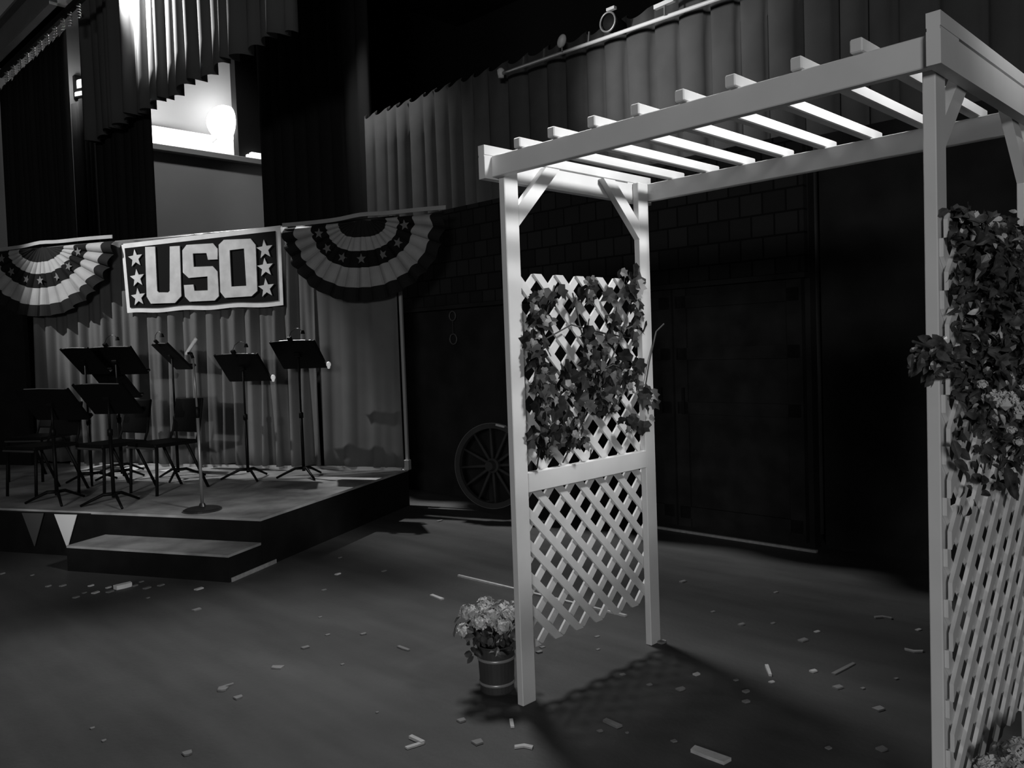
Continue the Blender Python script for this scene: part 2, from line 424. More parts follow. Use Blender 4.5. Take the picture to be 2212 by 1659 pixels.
tag(obj('wood_scrap', bm, SCRAP, loc=(wz.x + .10, wz.y - .01, .825), rot=(0, .22, radians(-27))), 'small pale block on top of the wagon wheel rim', 'scrap')

# ------------------------------------------------------------------ band platform
PH = .38
PLF = thing('band_platform', 'low black sided stage platform with grey carpet top at left', 'platform', PLT.w(0, 0, 0), PLT.a)
bm = B(); bx(bm, -7.2, 0, 0, 2.5, .0, PH - .02); obj('skirt', bm, BLACKP, PLF)
bm = B(); bx(bm, -7.2, .0, -.0, 2.5, PH - .02, PH); obj('deck', bm, PLTOP, PLF)
bm = B(); bx(bm, -4.5, -.03, 2.405, 2.43, PH, PH + .03); tag(obj('floor_batten', bm, mat('pale_edge_strip', .3, .8), frame=PLT), 'pale batten along the foot of the backdrop on the platform', 'batten')
STP = thing('platform_step', 'wide black step with grey carpet tread before the platform', 'step', PLT.w(-1.51, -.385, 0), PLT.a)
bm = B(); bx(bm, -.0, 1.51, 0, .38, 0, .18); obj('box', bm, BLACKP, STP)
bm = B(); bx(bm, -.0, 1.51, 0, .38, .18, .198); obj('tread', bm, PLTOP, STP)
tp0 = PLT.w(.006, -.37, .0)
bm = B(); bx(bm, .004, .012, -.37, .16, .0, .03); tag(obj('floor_tape', bm, TAPE, frame=PLT), 'pale tape strip along the floor at the right side of the step', 'tape')

# ------------------------------------------------------------------ backdrop with its pipe frame
BT = 2.47
FRM = thing('backdrop_frame', 'thin white pipe frame holding the backdrop and bunting', 'frame', PLT.w(0, 0, 0), PLT.a)
bm = B(); tube(bm, [(-5.2, BT + .0, 3.02), (.02, BT + .0, 2.985)], .016, 8); obj('top_rail', bm, GREYM, FRM, smooth=True)
bm = B(); obar(bm, (.01, BT, PH), (.01, BT, 3.0), .03, .03); obj('upright', bm, mat('pale_upright', .34, .6), FRM)
bm = B(); obar(bm, (-5.19, BT, PH), (-5.19, BT, 3.03), .03, .03); obj('upright', bm, BLACKP, FRM)
bm = B(); bx(bm, -.02, .04, BT - .04, BT + .02, PH, PH + .1); obj('foot', bm, mat('pale_upright', .34), FRM)
def drape(name, s0, s1, seed, label, m=BACKD, amp=.10, pl=.17, z1=2.99, lean=0.0):
    rnd = random.Random(seed); n = int((s1 - s0) / .012); nz = 14; rows = []
    comps = [(2 * PI / (pl * k) * rnd.uniform(.85, 1.15), rnd.uniform(0, 6), w_, rnd.uniform(-.12, .12)) for k, w_ in ((.55, .35), (1.0, .8), (1.7, .8), (3.1, .5))]
    bm = B()
    for j in range(nz + 1):
        g = j / nz; row = []
        for i in range(n + 1):
            x = s0 + (s1 - s0) * i / n - lean * min(1, g * 1.6) * (1 - i / n)
            d = sum(w * sin(k * (x + sk * (1 - g)) + ph + .6 * sin(2.2 * x + ph)) for k, ph, w, sk in comps) / 2.2
            d = math.copysign(abs(d) ** .8, d)
            e = .35 + .65 * (1 - g)
            row.append(bm.verts.new((x, BT - .06 + amp * e * d, PH + .032 + (z1 - PH - .03) * g + .008 * sin(5 * x))))
        rows.append(row)
    for r0, r1 in zip(rows, rows[1:]):
        for i in range(n): bm.faces.new((r0[i], r0[i + 1], r1[i + 1], r1[i]))
    o = obj(name, bm, m, frame=PLT, smooth=True)
    md = o.modifiers.new('thick', 'SOLIDIFY'); md.thickness = .005
    tag(o, label, 'curtain')
drape('backdrop_curtain', -4.95, -.965, 21, 'pale pleated backdrop curtain behind the music stands, under the lettered banner')
drape('backdrop_curtain', -.93, -.0, 33, 'flatter backdrop curtain panel at the right end of the platform', amp=.03, pl=.26, lean=.03)
bm = B(); bx(bm, -7.0, -5.0, 2.30, 2.36, PH, 2.95); tag(obj('black_flat', bm, BLACKP, frame=PLT), 'black flat at far left of the platform behind the chairs', 'stage set')

# ------------------------------------------------------------------ lettered banner
Z5 = lambda x, y: (x * .22604, 450 + y * .22604)
Z6 = lambda x, y: (450 + x * .24864, 420 + y * .24864)
def on_backdrop(px, py, t=2.33):
    X, Y = px - 1106.0, py - 829.5
    X, Y = X * cr + Y * sr, -X * sr + Y * cr
    d = R0 * (X / F_PX) + U0 * (-Y / F_PX) + F0
    o = Vector((0, 0, CAM_H)); p0 = PLT.w(0, t)
    k = (p0 - o).dot(PLT.y) / d.dot(PLT.y); q = o + d * k - PLT.o
    return (q.dot(PLT.x), q.z)
BZ = 2.33
BAN = thing('lettered_banner', 'dark banner with pale block letters, stars and white border above the platform', 'banner', PLT.w(0, BZ, 0), PLT.a)
def P5(pts): return [on_backdrop(*Z5(*q)) for q in pts]
def P6(pts): return [on_backdrop(*Z6(*q)) for q in pts]
outer = [on_backdrop(*q) for q in ((612, 660), (275, 677), (262, 527), (605, 487))]
cx = sum(p[0] for p in outer) / 4; cz = sum(p[1] for p in outer) / 4
bm = B()
def lerp(a, b, f): return (a[0] + (b[0] - a[0]) * f, a[1] + (b[1] - a[1]) * f)
NS = 40
def quadgrid(bm, q, y, nx, nz, wav=.012):
    rows = []
    for j in range(nz + 1):
        row = []
        for i in range(nx + 1):
            a = lerp(q[1], q[0], i / nx); b = lerp(q[2], q[3], i / nx); p = lerp(a, b, j / nz)
            row.append(bm.verts.new((p[0], y, p[1] + wav * sin(p[0] * 9) * (1 - j / nz) * .6)))
        rows.append(row)
    for r0, r1 in zip(rows, rows[1:]):
        for i in range(nx): bm.faces.new((r0[i], r0[i + 1], r1[i + 1], r1[i]))
quadgrid(bm, outer, 0, NS, 6)
o = obj('border', bm, BANW, BAN); md = o.modifiers.new('t', 'SOLIDIFY'); md.thickness = .008
inn = [(x - .055 * (1 if x > cx else -1), z - .055 * (1 if z > cz else -1)) for x, z in outer]
bm = B(); quadgrid(bm, inn, -.012, NS, 6); o = obj('field', bm, BANB, BAN); md = o.modifiers.new('t', 'SOLIDIFY'); md.thickness = .006
U = P5([(1405, 372), (1500, 368), (1520, 790), (1535, 805), (1625, 805), (1640, 790), (1640, 367), (1735, 362), (1750, 840), (1690, 905), (1460, 912), (1420, 845)])
S = P5([(1760, 405), (1800, 352), (2050, 337), (2095, 388), (2095, 490), (2005, 494), (1990, 430), (1860, 434), (1868, 562), (2050, 555), (2095, 605), (2108, 840), (2070, 882), (1830, 893), (1785, 845), (1775, 735), (1865, 730), (1875, 790), (2003, 785), (2000, 652), (1820, 667), (1765, 615)])
Oo = P6([(105, 440), (150, 397), (380, 387), (425, 440), (440, 840), (390, 885), (160, 900), (120, 850)])
Oi = P6([(200, 487), (325, 472), (345, 795), (215, 802)])
LETD = mat('dull_star_cloth', .15, .9, spec=.05)
LET = mat('pale_letter_cloth', .58, .9, noise=.15, scale=8, spec=.05)
for pts in (U, S):
    bm = B(); solid_poly(bm, pts, -.030, -.019); obj('letter', bm, LET, BAN)
bm = B()
def ring_poly(bm, out, inn_, y0, y1):
    # eight sided outside joined to four sided inside
    im = [inn_[0], inn_[0], inn_[1], inn_[1], inn_[2], inn_[2], inn_[3], inn_[3]]
    om = [out[0], out[1], out[2], out[3], out[4], out[5], out[6], out[7]]
    a0 = [bm.verts.new((x, y0, z)) for x, z in om]; a1 = [bm.verts.new((x, y1, z)) for x, z in om]
    i0 = [bm.verts.new((x, y0, z)) for x, z in inn_]; i1 = [bm.verts.new((x, y1, z)) for x, z in inn_]
    for k in range(8):
        n = (k + 1) % 8; ik, inx = k // 2, (n // 2)
        for a, c in ((a0, i0), (a1, i1)):
            if ik == inx: bm.faces.new((a[k], a[n], c[ik]))
            else: bm.faces.new((a[k], a[n], c[inx], c[ik]))
        bm.faces.new((a0[k], a0[n], a1[n], a1[k]))
    for k in range(4): bm.faces.new((i0[k], i0[(k + 1) % 4], i1[(k + 1) % 4], i1[k]))
ring_poly(bm, Oo, Oi, -.030, -.019); obj('letter', bm, LET, BAN)
def star_pts(c, r, rot=0.0, k=.42):
    return [(c[0] + (r if i % 2 == 0 else r * k) * sin(rot + i * PI / 5), c[1] + (r if i % 2 == 0 else r * k) * cos(rot + i * PI / 5)) for i in range(10)]
for c in P5([(1310, 480), (1328, 668), (1338, 850)]) + P6([(503, 480), (508, 637), (517, 815)]):
    bm = B(); prism(bm, star_pts(c, .105, -.06), -.028, -.019); obj('star', bm, LET, BAN)

# ------------------------------------------------------------------ bunting fans
def bunting(cxs, wk, label, seed, z0=2.975):
    t = thing('bunting_fan', label, 'bunting', PLT.w(cxs, 2.27, 0), PLT.a)
    nP = 17; q = random.Random(seed); ph = [q.uniform(.5, 1.25) for _ in range(nP + 2)]
    def rad(th, r):
        return (wk * (r + .09) * cos(th), z0 - r * sin(th) - .03 * abs(cos(th)))
    def fold(th, r):
        k = th / PI * nP; f = k - int(k)
        return -.012 - .075 * r * ph[int(k)] * (sin(PI * f) ** .7) - .02 * sin(th * 3 + seed)
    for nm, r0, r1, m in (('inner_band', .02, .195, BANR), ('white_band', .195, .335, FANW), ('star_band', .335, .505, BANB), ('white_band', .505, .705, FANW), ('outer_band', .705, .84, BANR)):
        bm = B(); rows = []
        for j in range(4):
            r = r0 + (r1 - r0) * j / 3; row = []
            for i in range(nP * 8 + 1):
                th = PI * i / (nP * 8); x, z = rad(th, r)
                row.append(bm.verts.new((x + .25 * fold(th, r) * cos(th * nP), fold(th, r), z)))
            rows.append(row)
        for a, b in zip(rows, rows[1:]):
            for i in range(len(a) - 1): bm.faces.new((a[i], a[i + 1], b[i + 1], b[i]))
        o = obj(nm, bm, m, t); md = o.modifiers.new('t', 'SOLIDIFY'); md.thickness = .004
        if nm == 'star_band': sb = o
    for k in range(7):
        th = PI * (k + .5) / 7; x, z = rad(th, .42); bm = B()
        y = fold(th, .42) - .012
        solid_poly(bm, star_pts((x, z), .055, th - PI / 2), y - .006, y)
        obj('star', bm, LETD, sb)
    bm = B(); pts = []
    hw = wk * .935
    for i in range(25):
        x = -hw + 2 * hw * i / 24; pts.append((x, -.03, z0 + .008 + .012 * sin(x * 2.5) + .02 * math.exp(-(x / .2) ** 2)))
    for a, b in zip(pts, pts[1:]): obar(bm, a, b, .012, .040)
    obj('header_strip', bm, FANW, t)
bunting(-.279, 1.0, 'dim fan bunting with star band at the right end of the backdrop', 2)
bunting(-4.58, 1.17, 'bright pleated fan bunting with star band left of the lettered banner', 5, 3.02)

# ------------------------------------------------------------------ pennants along the platform front
PST = thing('pennant_string', 'thin cord carrying pennants along the platform front edge', 'cord', PLT.w(-2.4, -.012, .365), PLT.a)
bm = B(); tube(bm, [(-2.4, 0, .0), (-1.2, 0, -.006), (0, 0, -.004), (.75, 0, .0)], .004, 6); obj('cord', bm, DARKDR, PST)
for x0, m, lb in ((-2.392, GREYC, 'grey triangular pennant hanging at the platform front left'), (-2.029, PENW, 'white triangular pennant hanging beside the left end of the step')):
    bm = B(); prism(bm, [(0, .352), (.245, .356), (.12, .07)], -.024, -.018); tag(obj('pennant', bm, m, loc=PLT.w(x0, 0, 0), rot=(0, 0, PLT.a)), lb, 'pennant')

# ------------------------------------------------------------------ music stands
def music_stand(s, t, zd, label, rz=0.0, tilt=40, dw=.50, dh=.35, lamp=True):
    """zd: height of the lower edge of the desk above the deck"""
    r = thing('music_stand', label, 'music stand', PLT.w(s, t, PH), PLT.a + rz, 'music stands on the platform')
    bm = B(); tube(bm, [(0, 0, .07), (0, 0, .62)], .016, 10); tube(bm, [(0, 0, .60), (0, 0, zd + .14)], .010, 10); lathe(bm, [(.016, .60), (.022, .6), (.022, .65), (.012, .66)], 12)
    obj('pole', bm, MUSIC, r, smooth=True)
    for a in (radians(205), radians(325), radians(85)):
        bm = B(); pts = [(d * cos(a), d * sin(a), z) for d, z in ((.0, .10), (.08, .10), (.18, .055), (.27, .012))]
        tube(bm, pts, [.016, .015, .012, .011], 8); obj('leg', bm, MUSIC, r, smooth=True)
    tr = radians(tilt)
    # desk: a lipped sheet that leans towards the audience at its top
    bm = B(); bx(bm, -dw / 2, dw / 2, -.002, .002, 0, dh)
    for v in bm.verts:
        if v.co.z > dh * .5: v.co.x *= .97
    for sx in (-1, 1): bx(bm, sx * dw / 2 - .006, sx * dw / 2 + .006, -.0, .02, 0, dh)
    bmesh.ops.subdivide_edges(bm, edges=[e for e in bm.edges], cuts=3, use_grid_fill=True)
    for v in bm.verts: v.co.z += .012 * (1 - (v.co.x / (dw / 2)) ** 2) * (v.co.z / dh)
    rot = Matrix.Rotation(tr, 4, 'X')
    def put(bm, off=(0, 0, 0)):
        bmesh.ops.transform(bm, matrix=Matrix.Translation((0, .11, zd)) @ rot, verts=bm.verts)
    put(bm); desk = obj('desk', bm, MUSIC, r)
    bm = B(); bx(bm, -dw / 2, dw / 2, .0, .06, -.006, .0); bx(bm, -dw / 2, dw / 2, .055, .06, 0, .02); put(bm); obj('lip', bm, MUSIC, desk)
    bm = B(); tube(bm, [(-dw / 2 + .12, 0, dh + .011), (0, 0, dh + .014), (dw / 2 - .02, 0, dh + .004)], .004, 6); put(bm); obj('top_edge', bm, GREYM, desk)
    bm = B(); lathe(bm, [(0, -.03), (.03, -.03), (.03, .03), (0, .03)], 12); bmesh.ops.rotate(bm, cent=(0, 0, 0), matrix=Matrix.Rotation(PI / 2, 3, 'Y'), verts=bm.verts); bmesh.ops.translate(bm, verts=bm.verts, vec=(0, .0, zd + .14)); obj('tilt_hinge', bm, MUSIC, r, smooth=False)
    return r

def clip_lamp(s, t, zd, label, rz=0.0, tilt=40, bulb=True, dh=.35):
    """lamp clipped to the top of a desk; gooseneck arching over it"""
    r = thing('clip_lamp', label, 'clip lamp', PLT.w(s, t, PH), PLT.a + rz, 'lamps clipped on the music stands')
    tr = radians(tilt); T = Matrix.Translation((0, .11, zd)) @ Matrix.Rotation(tr, 4, 'X')
    bm = B(); bx(bm, -.022, .022, -.012, .016, dh - .03, dh + .055); bevel_all(bm, .004); bmesh.ops.transform(bm, matrix=T, verts=bm.verts); obj('clip', bm, MUSIC, r)
    a = T @ Vector((0, 0, dh + .05)); bm = B()
    pts = [a + Vector(v) for v in ((0, 0, 0), (.03, .0, .055), (.07, .01, .085), (.11, .02, .085), (.14, .03, .05))]
    tube(bm, pts, .0026, 6); obj('gooseneck', bm, MUSIC, r, smooth=True)
    bm = B(); tube(bm, [pts[2].lerp(pts[3], .3), pts[3], pts[3].lerp(pts[4], .5)], .0032, 6); obj('painted_glint', bm, GREYM, r, smooth=True)  # grey stretch over the black neck, its glint put into the colour
    bm = B(); lathe(bm, [(0, .02), (.012, .015), (.022, -.02), (0, -.02)], 10); bmesh.ops.translate(bm, verts=bm.verts, vec=pts[4]); obj('shade', bm, MUSIC, r)
    return r

def bulb_end(s, t, zd, label, rz=0.0, tilt=40, dw=.5):
    """white end knob fixed to the desk lip"""
    bm = B(); bmesh.ops.create_uvsphere(bm, u_segments=14, v_segments=8, radius=.026); bmesh.ops.scale(bm, vec=(.9, .8, 1.1), verts=bm.verts)
    lathe(bm, [(0, -.045), (.012, -.04), (.018, -.01), (0, -.01)], 10)
    p = Matrix.Translation((0, .11, zd)) @ Matrix.Rotation(radians(tilt), 4, 'X') @ Vector((dw / 2 + .025, .015, .025))
    f = Frame(PLT.w(s, t).x, PLT.w(s, t).y, PLT.a + rz)
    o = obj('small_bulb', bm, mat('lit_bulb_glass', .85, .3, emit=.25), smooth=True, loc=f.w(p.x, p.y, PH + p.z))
    tag(o, label, 'bulb', 'small white bulbs at the music stand corners')

STANDS = [
    (-1.375, 1.683, .985, 'black music stand before the backdrop, second from right, white bulb dim', 0, 40, .50),
    (-.825, 1.835, 1.095, 'tallest black music stand, rightmost on the platform with bright bulb', 0, 40, .50),
    (-1.67, .26, .78, 'low black music stand at platform front, above the left end of the step', .05, 42, .50),
    (-2.33, .28, .73, 'low wide black music stand at the front left platform edge', .0, 38, .60),
    (-2.17, 1.60, 1.127, 'black music stand turned edge on, left of the microphone', -.55, 42, .50),
    (-2.75, 1.45, 1.095, 'big black music stand behind the two low front ones', .0, 38, .575),
    (-2.95, 1.25, 1.11, 'black music stand with pale edge, leftmost of the tall ones', -.15, 42, .42),
    (-3.16, 1.85, .83, 'black music stand showing just below the big one', -.1, 40, .46),
]
for (s, t, zd, lb, rz, ti, dw) in STANDS: music_stand(s, t, zd, lb, rz, ti, dw)
clip_lamp(-1.375, 1.683, .985, 'black lamp clipped on the second music stand from right', 0, 40)
clip_lamp(-.825, 1.835, 1.095, 'black lamp clipped on the rightmost tall music stand', 0, 40)
clip_lamp(-2.17, 1.60, 1.127, 'black lamp clipped on the edge on music stand by the microphone', -.55, 42)
clip_lamp(-2.75, 1.45, 1.095, 'black lamp clipped on the big music stand at centre left', 0, 38)
bulb_end(-1.375, 1.683, .985, 'dim white bulb at the corner of the second music stand from right', 0, 40, .5)
bulb_end(-.825, 1.835, 1.095, 'bright white bulb at the corner of the rightmost music stand', 0, 40, .5)

# ------------------------------------------------------------------ microphone on its stand
MIC = thing('microphone_stand', 'slim grey microphone stand with round base on the platform front', 'microphone stand', PLT.w(-.70, .2, PH), PLT.a)
bm = B(); lathe(bm, [(0, 0), (.15, 0), (.15, .012), (.13, .022), (.03, .035), (.02, .06), (0, .06)], 28); obj('base', bm, mat('dark_cast_base', .02, .3, spec=.6), MIC, smooth=False)
bm = B(); tube(bm, [(0, 0, .05), (0, 0, .78)], .013, 10); obj('lower_tube', bm, GREYM, MIC, smooth=True)
bm = B(); tube(bm, [(0, 0, .78), (-.015, 0, 1.24)], .0085, 10); obj('upper_tube', bm, GREYM, MIC, smooth=True)
bm = B(); lathe(bm, [(.013, .75), (.02, .76), (.02, .82), (.01, .84)], 14); obj('clutch', bm, MUSIC, MIC, smooth=True)
bm = B(); tube(bm, [(-.015, 0, 1.23), (-.03, 0, 1.27), (-.06, 0, 1.275)], .012, 8); obj('holder', bm, MUSIC, MIC, smooth=True)
bm = B(); p, q = Vector((-.085, 0, 1.262)), Vector((.03, 0, 1.39)); tube(bm, [p, p.lerp(q, .1), p.lerp(q, .9), q], [.010, .013, .016, .012], 12)
tag(obj('microphone', bm, mat('silver_mic', .95, .4, spec=.8), loc=PLT.w(-.70, .2, PH), rot=(0, 0, PLT.a), smooth=True), 'pale silver stick microphone tilted on the slim stand', 'microphone')

# ------------------------------------------------------------------ chairs
def chair(s, t, rz, label, group='black chairs on the platform'):
    r = thing('orchestra_chair', label, 'chair', PLT.w(s, t, PH), PLT.a + rz, group)
    bm = B(); bx(bm, -.22, .22, -.24, .22, .435, .47); bevel_all(bm, .012, 2); obj('seat', bm, CHAIRB, r)
    bm = B(); bx(bm, -.20, .20, -.245, -.225, .425, .44); tube(bm, [(-.21, -.245, .43), (.21, -.245, .43)], .010, 8); obj('seat_rail', bm, mat('dull_black_rail', .05, .5), r)
    bm = B(); bx(bm, -.205, .205, -.012, .016, 0, .33); bevel_all(bm, .012, 2)
    bmesh.ops.subdivide_edges(bm, edges=[e for e in bm.edges if abs(e.verts[0].co.x - e.verts[1].co.x) > .3], cuts=6)
    for v in bm.verts: v.co.y += .03 * (1 - (v.co.x / .2) ** 2)
    bmesh.ops.transform(bm, matrix=Matrix.Translation((0, .235, .53)) @ Matrix.Rotation(radians(-10), 4, 'X'), verts=bm.verts); obj('backrest', bm, CHAIRB, r)
    for sx in (-1, 1):
        bm = B(); tube(bm, [(sx * .20, -.21, .44), (sx * .205, -.235, 0)], .014, 8); obj('leg', bm, CHAIRB, r, smooth=True)
        bm = B(); tube(bm, [(sx * .20, .10, .44), (sx * .21, .30, 0)], .014, 8); obj('leg', bm, CHAIRB, r, smooth=True)
        bm = B(); tube(bm, [(sx * .20, .08, .44), (sx * .205, .2, .46), (sx * .20, .235, .55), (sx * .19, .265, .70)], .012, 8); obj('back_post', bm, CHAIRB, r, smooth=True)
chair(-1.76, .98, -.25, 'black chair right behind the microphone stand, rightmost of the chairs')
chair(-2.30, .90, -.22, 'black chair half hidden behind the low front music stand')
chair(-2.95, .70, -.10, 'black chair at left, behind the widest low music stand')
chair(-3.85, 1.45, .15, 'black chair farthest back on the left near the black flat')
for (s, t, rz, w, h, lb) in ((-3.85, 2.20, .3, .30, .22, 'white paper sheet lying on the platform, leftmost by the curtain'), (-3.42, 2.18, .1, .42, .2, 'white paper sheet lying on the platform behind the middle chair'), (-2.72, 2.15, -.4, .26, .2, 'white paper sheet lying on the platform behind the right chair')):
    bm = B(); bx(bm, -w / 2, w / 2, -h / 2, h / 2, 0, .003)
    for v in bm.verts:
        if v.co.x > 0 and v.co.y > 0: v.co.z += .03
    tag(obj('paper_sheet', bm, PAPER, loc=PLT.w(s, t, PH), rot=(0, 0, PLT.a + rz)), lb, 'paper')

# ------------------------------------------------------------------ arbor
L_, W_, PU, PV = 1.7116, 1.0543, .036, .0845
ZB, ZT = 2.3435, 2.4332
AR = thing('garden_arbor', 'white wooden garden arbor with lattice sides and slatted top', 'arbor', ARB.w(0, 0, 0), ARB.a)
def abox(name, x0, x1, y0, y1, z0, z1, m=WHITE, bev=.003):
    bm = B(); bx(bm, x0, x1, y0, y1, z0, z1)
    if bev: bevel_all(bm, bev)
    return obj(name, bm, m, AR)
for x0 in (-PU, L_):
    for y0 in (0, W_ - PV): abox('post', x0, x0 + PU, y0, y0 + PV, 0, ZT - .001)
abox('side_beam', -.037, L_ + PU + .001, -.0385, -.0005, ZB, ZT)
abox('side_beam', -.037, L_ + PU + .001, W_ + .0005, W_ + .0385, ZB, ZT)
for x0 in (-.076, L_ + PU + .002):
    bm = B(); y0, y1 = -.078, W_ + .08
    bx(bm, x0, x0 + .038, y0, y1, 2.335, 2.428); bx(bm, x0, x0 + .038, y0, y1, 2.437, 2.478)
    bx(bm, x0 + .002, x0 + .036, y0 + .0, y0 + .16, 2.428, 2.437); bx(bm, x0 + .002, x0 + .036, y1 - .2, y1, 2.428, 2.437)
    obj('end_beam', bm, WHITE, AR)
for u in (.155, .355, .555, .757, .957, 1.155, 1.377, 1.567):
    abox('rafter', u - .038, u, -.056 - .008 * sin(u * 40), 1.168 + .006 * sin(u * 23), ZT + .0005, ZT + .0425, bev=.004)
def brace(x0, ya, za, yb, zb, w=.064):
    d = Vector((0, yb - ya, zb - za)).normalized(); n = Vector((0, -d.z, d.y)) * (w / 2)
    bm = B()
    # ends cut plumb against the post and level under the beam
    a, b = Vector((0, ya, za)), Vector((0, yb, zb))
    pts = [a + n + d * (n.y / -d.y if False else 0), a - n, b - n, b + n]
    q = []
    k = w / 2 / abs(d.y); m_ = w / 2 / abs(d.z)
    q = [(ya, za + k), (ya, za - k), (yb + (m_ if yb > ya else -m_), zb), (yb - (m_ if yb > ya else -m_), zb)]
    f = [bm.verts.new((x0, y, z)) for y, z in q]; g = [bm.verts.new((x0 + .034, y, z)) for y, z in q]
    bm.faces.new(f); bm.faces.new(g[::-1])
    for i in range(4): bm.faces.new((f[i], g[i], g[(i + 1) % 4], f[(i + 1) % 4]))
    obj('brace', bm, WHITE, AR)
for x0 in (-.035, L_ + .001):
    brace(x0, PV, 2.185, PV + .235, 2.42)
    brace(x0, W_ - PV, 2.185, W_ - PV - .235, 2.42)
abox('cross_rail', -.030, .004, PV, W_ - PV, .950, 1.040)
abox('cross_rail', L_ - .022, L_ + PU - .002, PV, W_ - PV, .962, 1.052)

def clip_poly(poly, x0, x1, y0, y1):
    def cut(poly, f, inter):
        out = []
        for i, p in enumerate(poly):
            q = poly[(i + 1) % len(poly)]
            if f(p): out.append(p)
            if f(p) != f(q): out.append(inter(p, q))
        return out
    def ix(c): return lambda p, q: (c, p[1] + (q[1] - p[1]) * (c - p[0]) / (q[0] - p[0]))
    def iy(c): return lambda p, q: (p[0] + (q[0] - p[0]) * (c - p[1]) / (q[1] - p[1]), c)
    for f, i in ((lambda p: p[0] >= x0, ix(x0)), (lambda p: p[0] <= x1, ix(x1)), (lambda p: p[1] >= y0, iy(y0)), (lambda p: p[1] <= y1, iy(y1))):
        if not poly: return poly
        poly = cut(poly, f, i)
    return poly
def lattice(u_in, sgn, y0, y1, z0, z1, node, th=.012, pitch=.1057, sw=.037):
    bm = B()
    for layer, dirn in ((0, -1), (1, 1)):
        d = Vector((cos(PI / 4), dirn * sin(PI / 4))); n = Vector((-d.y, d.x))
        ua = u_in + sgn * th * layer; ub = ua + sgn * th * .98
        for k in range(-30, 31):
            c = Vector(node) + n * (k * pitch)
            poly = [tuple(c + d * s1 * 4 + n * s2 * sw / 2) for s1, s2 in ((-1, -1), (1, -1), (1, 1), (-1, 1))]
            poly = clip_poly(poly, y0, y1, z0, z1)
            if len(poly) < 3: continue
            a = [bm.verts.new((ua, y, z)) for y, z in poly]; b = [bm.verts.new((ub, y, z)) for y, z in poly]
            try:
                bm.faces.new(a); bm.faces.new(b[::-1])
                for i in range(len(a)): bm.faces.new((a[i], b[i], b[(i + 1) % len(a)], a[(i + 1) % len(a)]))
            except ValueError: pass
    obj('lattice_panel', bm, LATT, AR)
lattice(-PU - .001, -1, .036, W_ - .036, .225, 1.936, (.531, .886))
lattice(L_ + PU + .001, 1, .01, W_ - .01, .25, 1.95, (.208, .898))

# ------------------------------------------------------------------ leaves and flowers
IVY = [(0, 0), (.28, -.06), (.50, .22), (.34, .42), (.44, .66), (.18, .70), (0, 1.0), (-.18, .70), (-.44, .66), (-.34, .42), (-.50, .22), (-.28, -.06)]
OVL = [(0, 0), (.2, .15), (.30, .42), (.2, .75), (0, 1.0), (-.2, .75), (-.30, .42), (-.2, .15)]
def leaf(bm, p, size, nrm, roll, shape=IVY, fold=.25, curl=.2):
    nrm = Vector(nrm).normalized()
    up = Vector((0, 0, -1)); t = up - nrm * up.dot(nrm)
    if t.length < 1e-3: t = Vector((1, 0, 0))
    t.normalize(); s = nrm.cross(t)
    t2 = t * cos(roll) + s * sin(roll); s2 = nrm.cross(t2)
    def P(x, y): return Vector(p) + s2 * (x * size) + t2 * (y * size) + nrm * (size * (fold * abs(x) - curl * y * y))
    mid = bm.verts.new(P(0, .42))
    vv = [bm.verts.new(P(x, y)) for x, y in shape]
    for i in range(len(vv)): bm.faces.new((mid, vv[i], vv[(i + 1) % len(vv)]))

rnd = random.Random(44)
IV = thing('ivy_vine', 'leafy ivy vine climbing the lattice between the two left arbor posts', 'ivy', ARB.w(-.03, .5, .95), ARB.a)
def loc_(u, v, z): return Vector((u + .03, v - .5, z - .95))
stems = [[(.12, 1.06), (.16, 1.2), (.12, 1.45), (.2, 1.7), (.28, 1.88)], [(.30, 1.06), (.42, 1.18), (.55, 1.36), (.5, 1.6), (.42, 1.85)], [(.12, 1.3), (.4, 1.42), (.7, 1.5), (.93, 1.44)], [(.6, 1.38), (.75, 1.62), (.85, 1.8), (.88, 1.93)], [(.93, 1.3), (1.0, 1.5), (1.08, 1.66), (1.16, 1.70)], [(.16, 1.62), (.4, 1.7), (.62, 1.66), (.9, 1.62)]]
bm = B()
for st in stems: tube(bm, [loc_(.012 + .01 * sin(9 * a), a, b) for a, b in st], .004, 5)
obj('stem', bm, STEM, IV, smooth=True)
blobs = [(.15, 1.80, .05, .07, 8), (.15, 1.68, .06, .08, 12), (.16, 1.46, .05, .07, 10), (.52, 1.54, .07, .06, 10), (.12, 1.76, .07, .08, 6), (.22, 1.84, .06, .05, 5), (.13, 1.56, .07, .12, 20), (.18, 1.36, .11, .10, 32), (.14, 1.22, .07, .07, 14), (.28, 1.16, .09, .05, 8), (.40, 1.17, .05, .04, 5),
         (.46, 1.44, .11, .09, 24), (.46, 1.64, .07, .07, 9), (.47, 1.85, .06, .07, 9), (.62, 1.48, .10, .10, 28), (.62, 1.33, .10, .06, 14), (.68, 1.70, .07, .08, 9),
         (.82, 1.88, .09, .07, 20), (.86, 1.66, .06, .08, 9), (.80, 1.46, .09, .08, 18), (.93, 1.34, .05, .07, 10), (.76, 1.22, .06, .04, 5), (.34, 1.28, .08, .05, 7), (.9, 1.2, .04, .04, 3)]
bm = B()
for (v, z, sv, sz, n) in blobs:
    for _ in range(int(n * 1.08)):
        vv_ = min(max(rnd.gauss(v, sv * .6), .115), .95); zz_ = max(rnd.gauss(z, sz * .6), 1.10)
        leaf(bm, loc_(.015 + rnd.uniform(0, .05), vv_, zz_), rnd.uniform(.045, .09) if zz_ > 1.16 else rnd.uniform(.03, .05), (1, rnd.uniform(-.8, .8), rnd.uniform(-.4, .9)), rnd.uniform(-1.2, 1.2), fold=rnd.uniform(.1, .5), curl=rnd.uniform(0, .5))
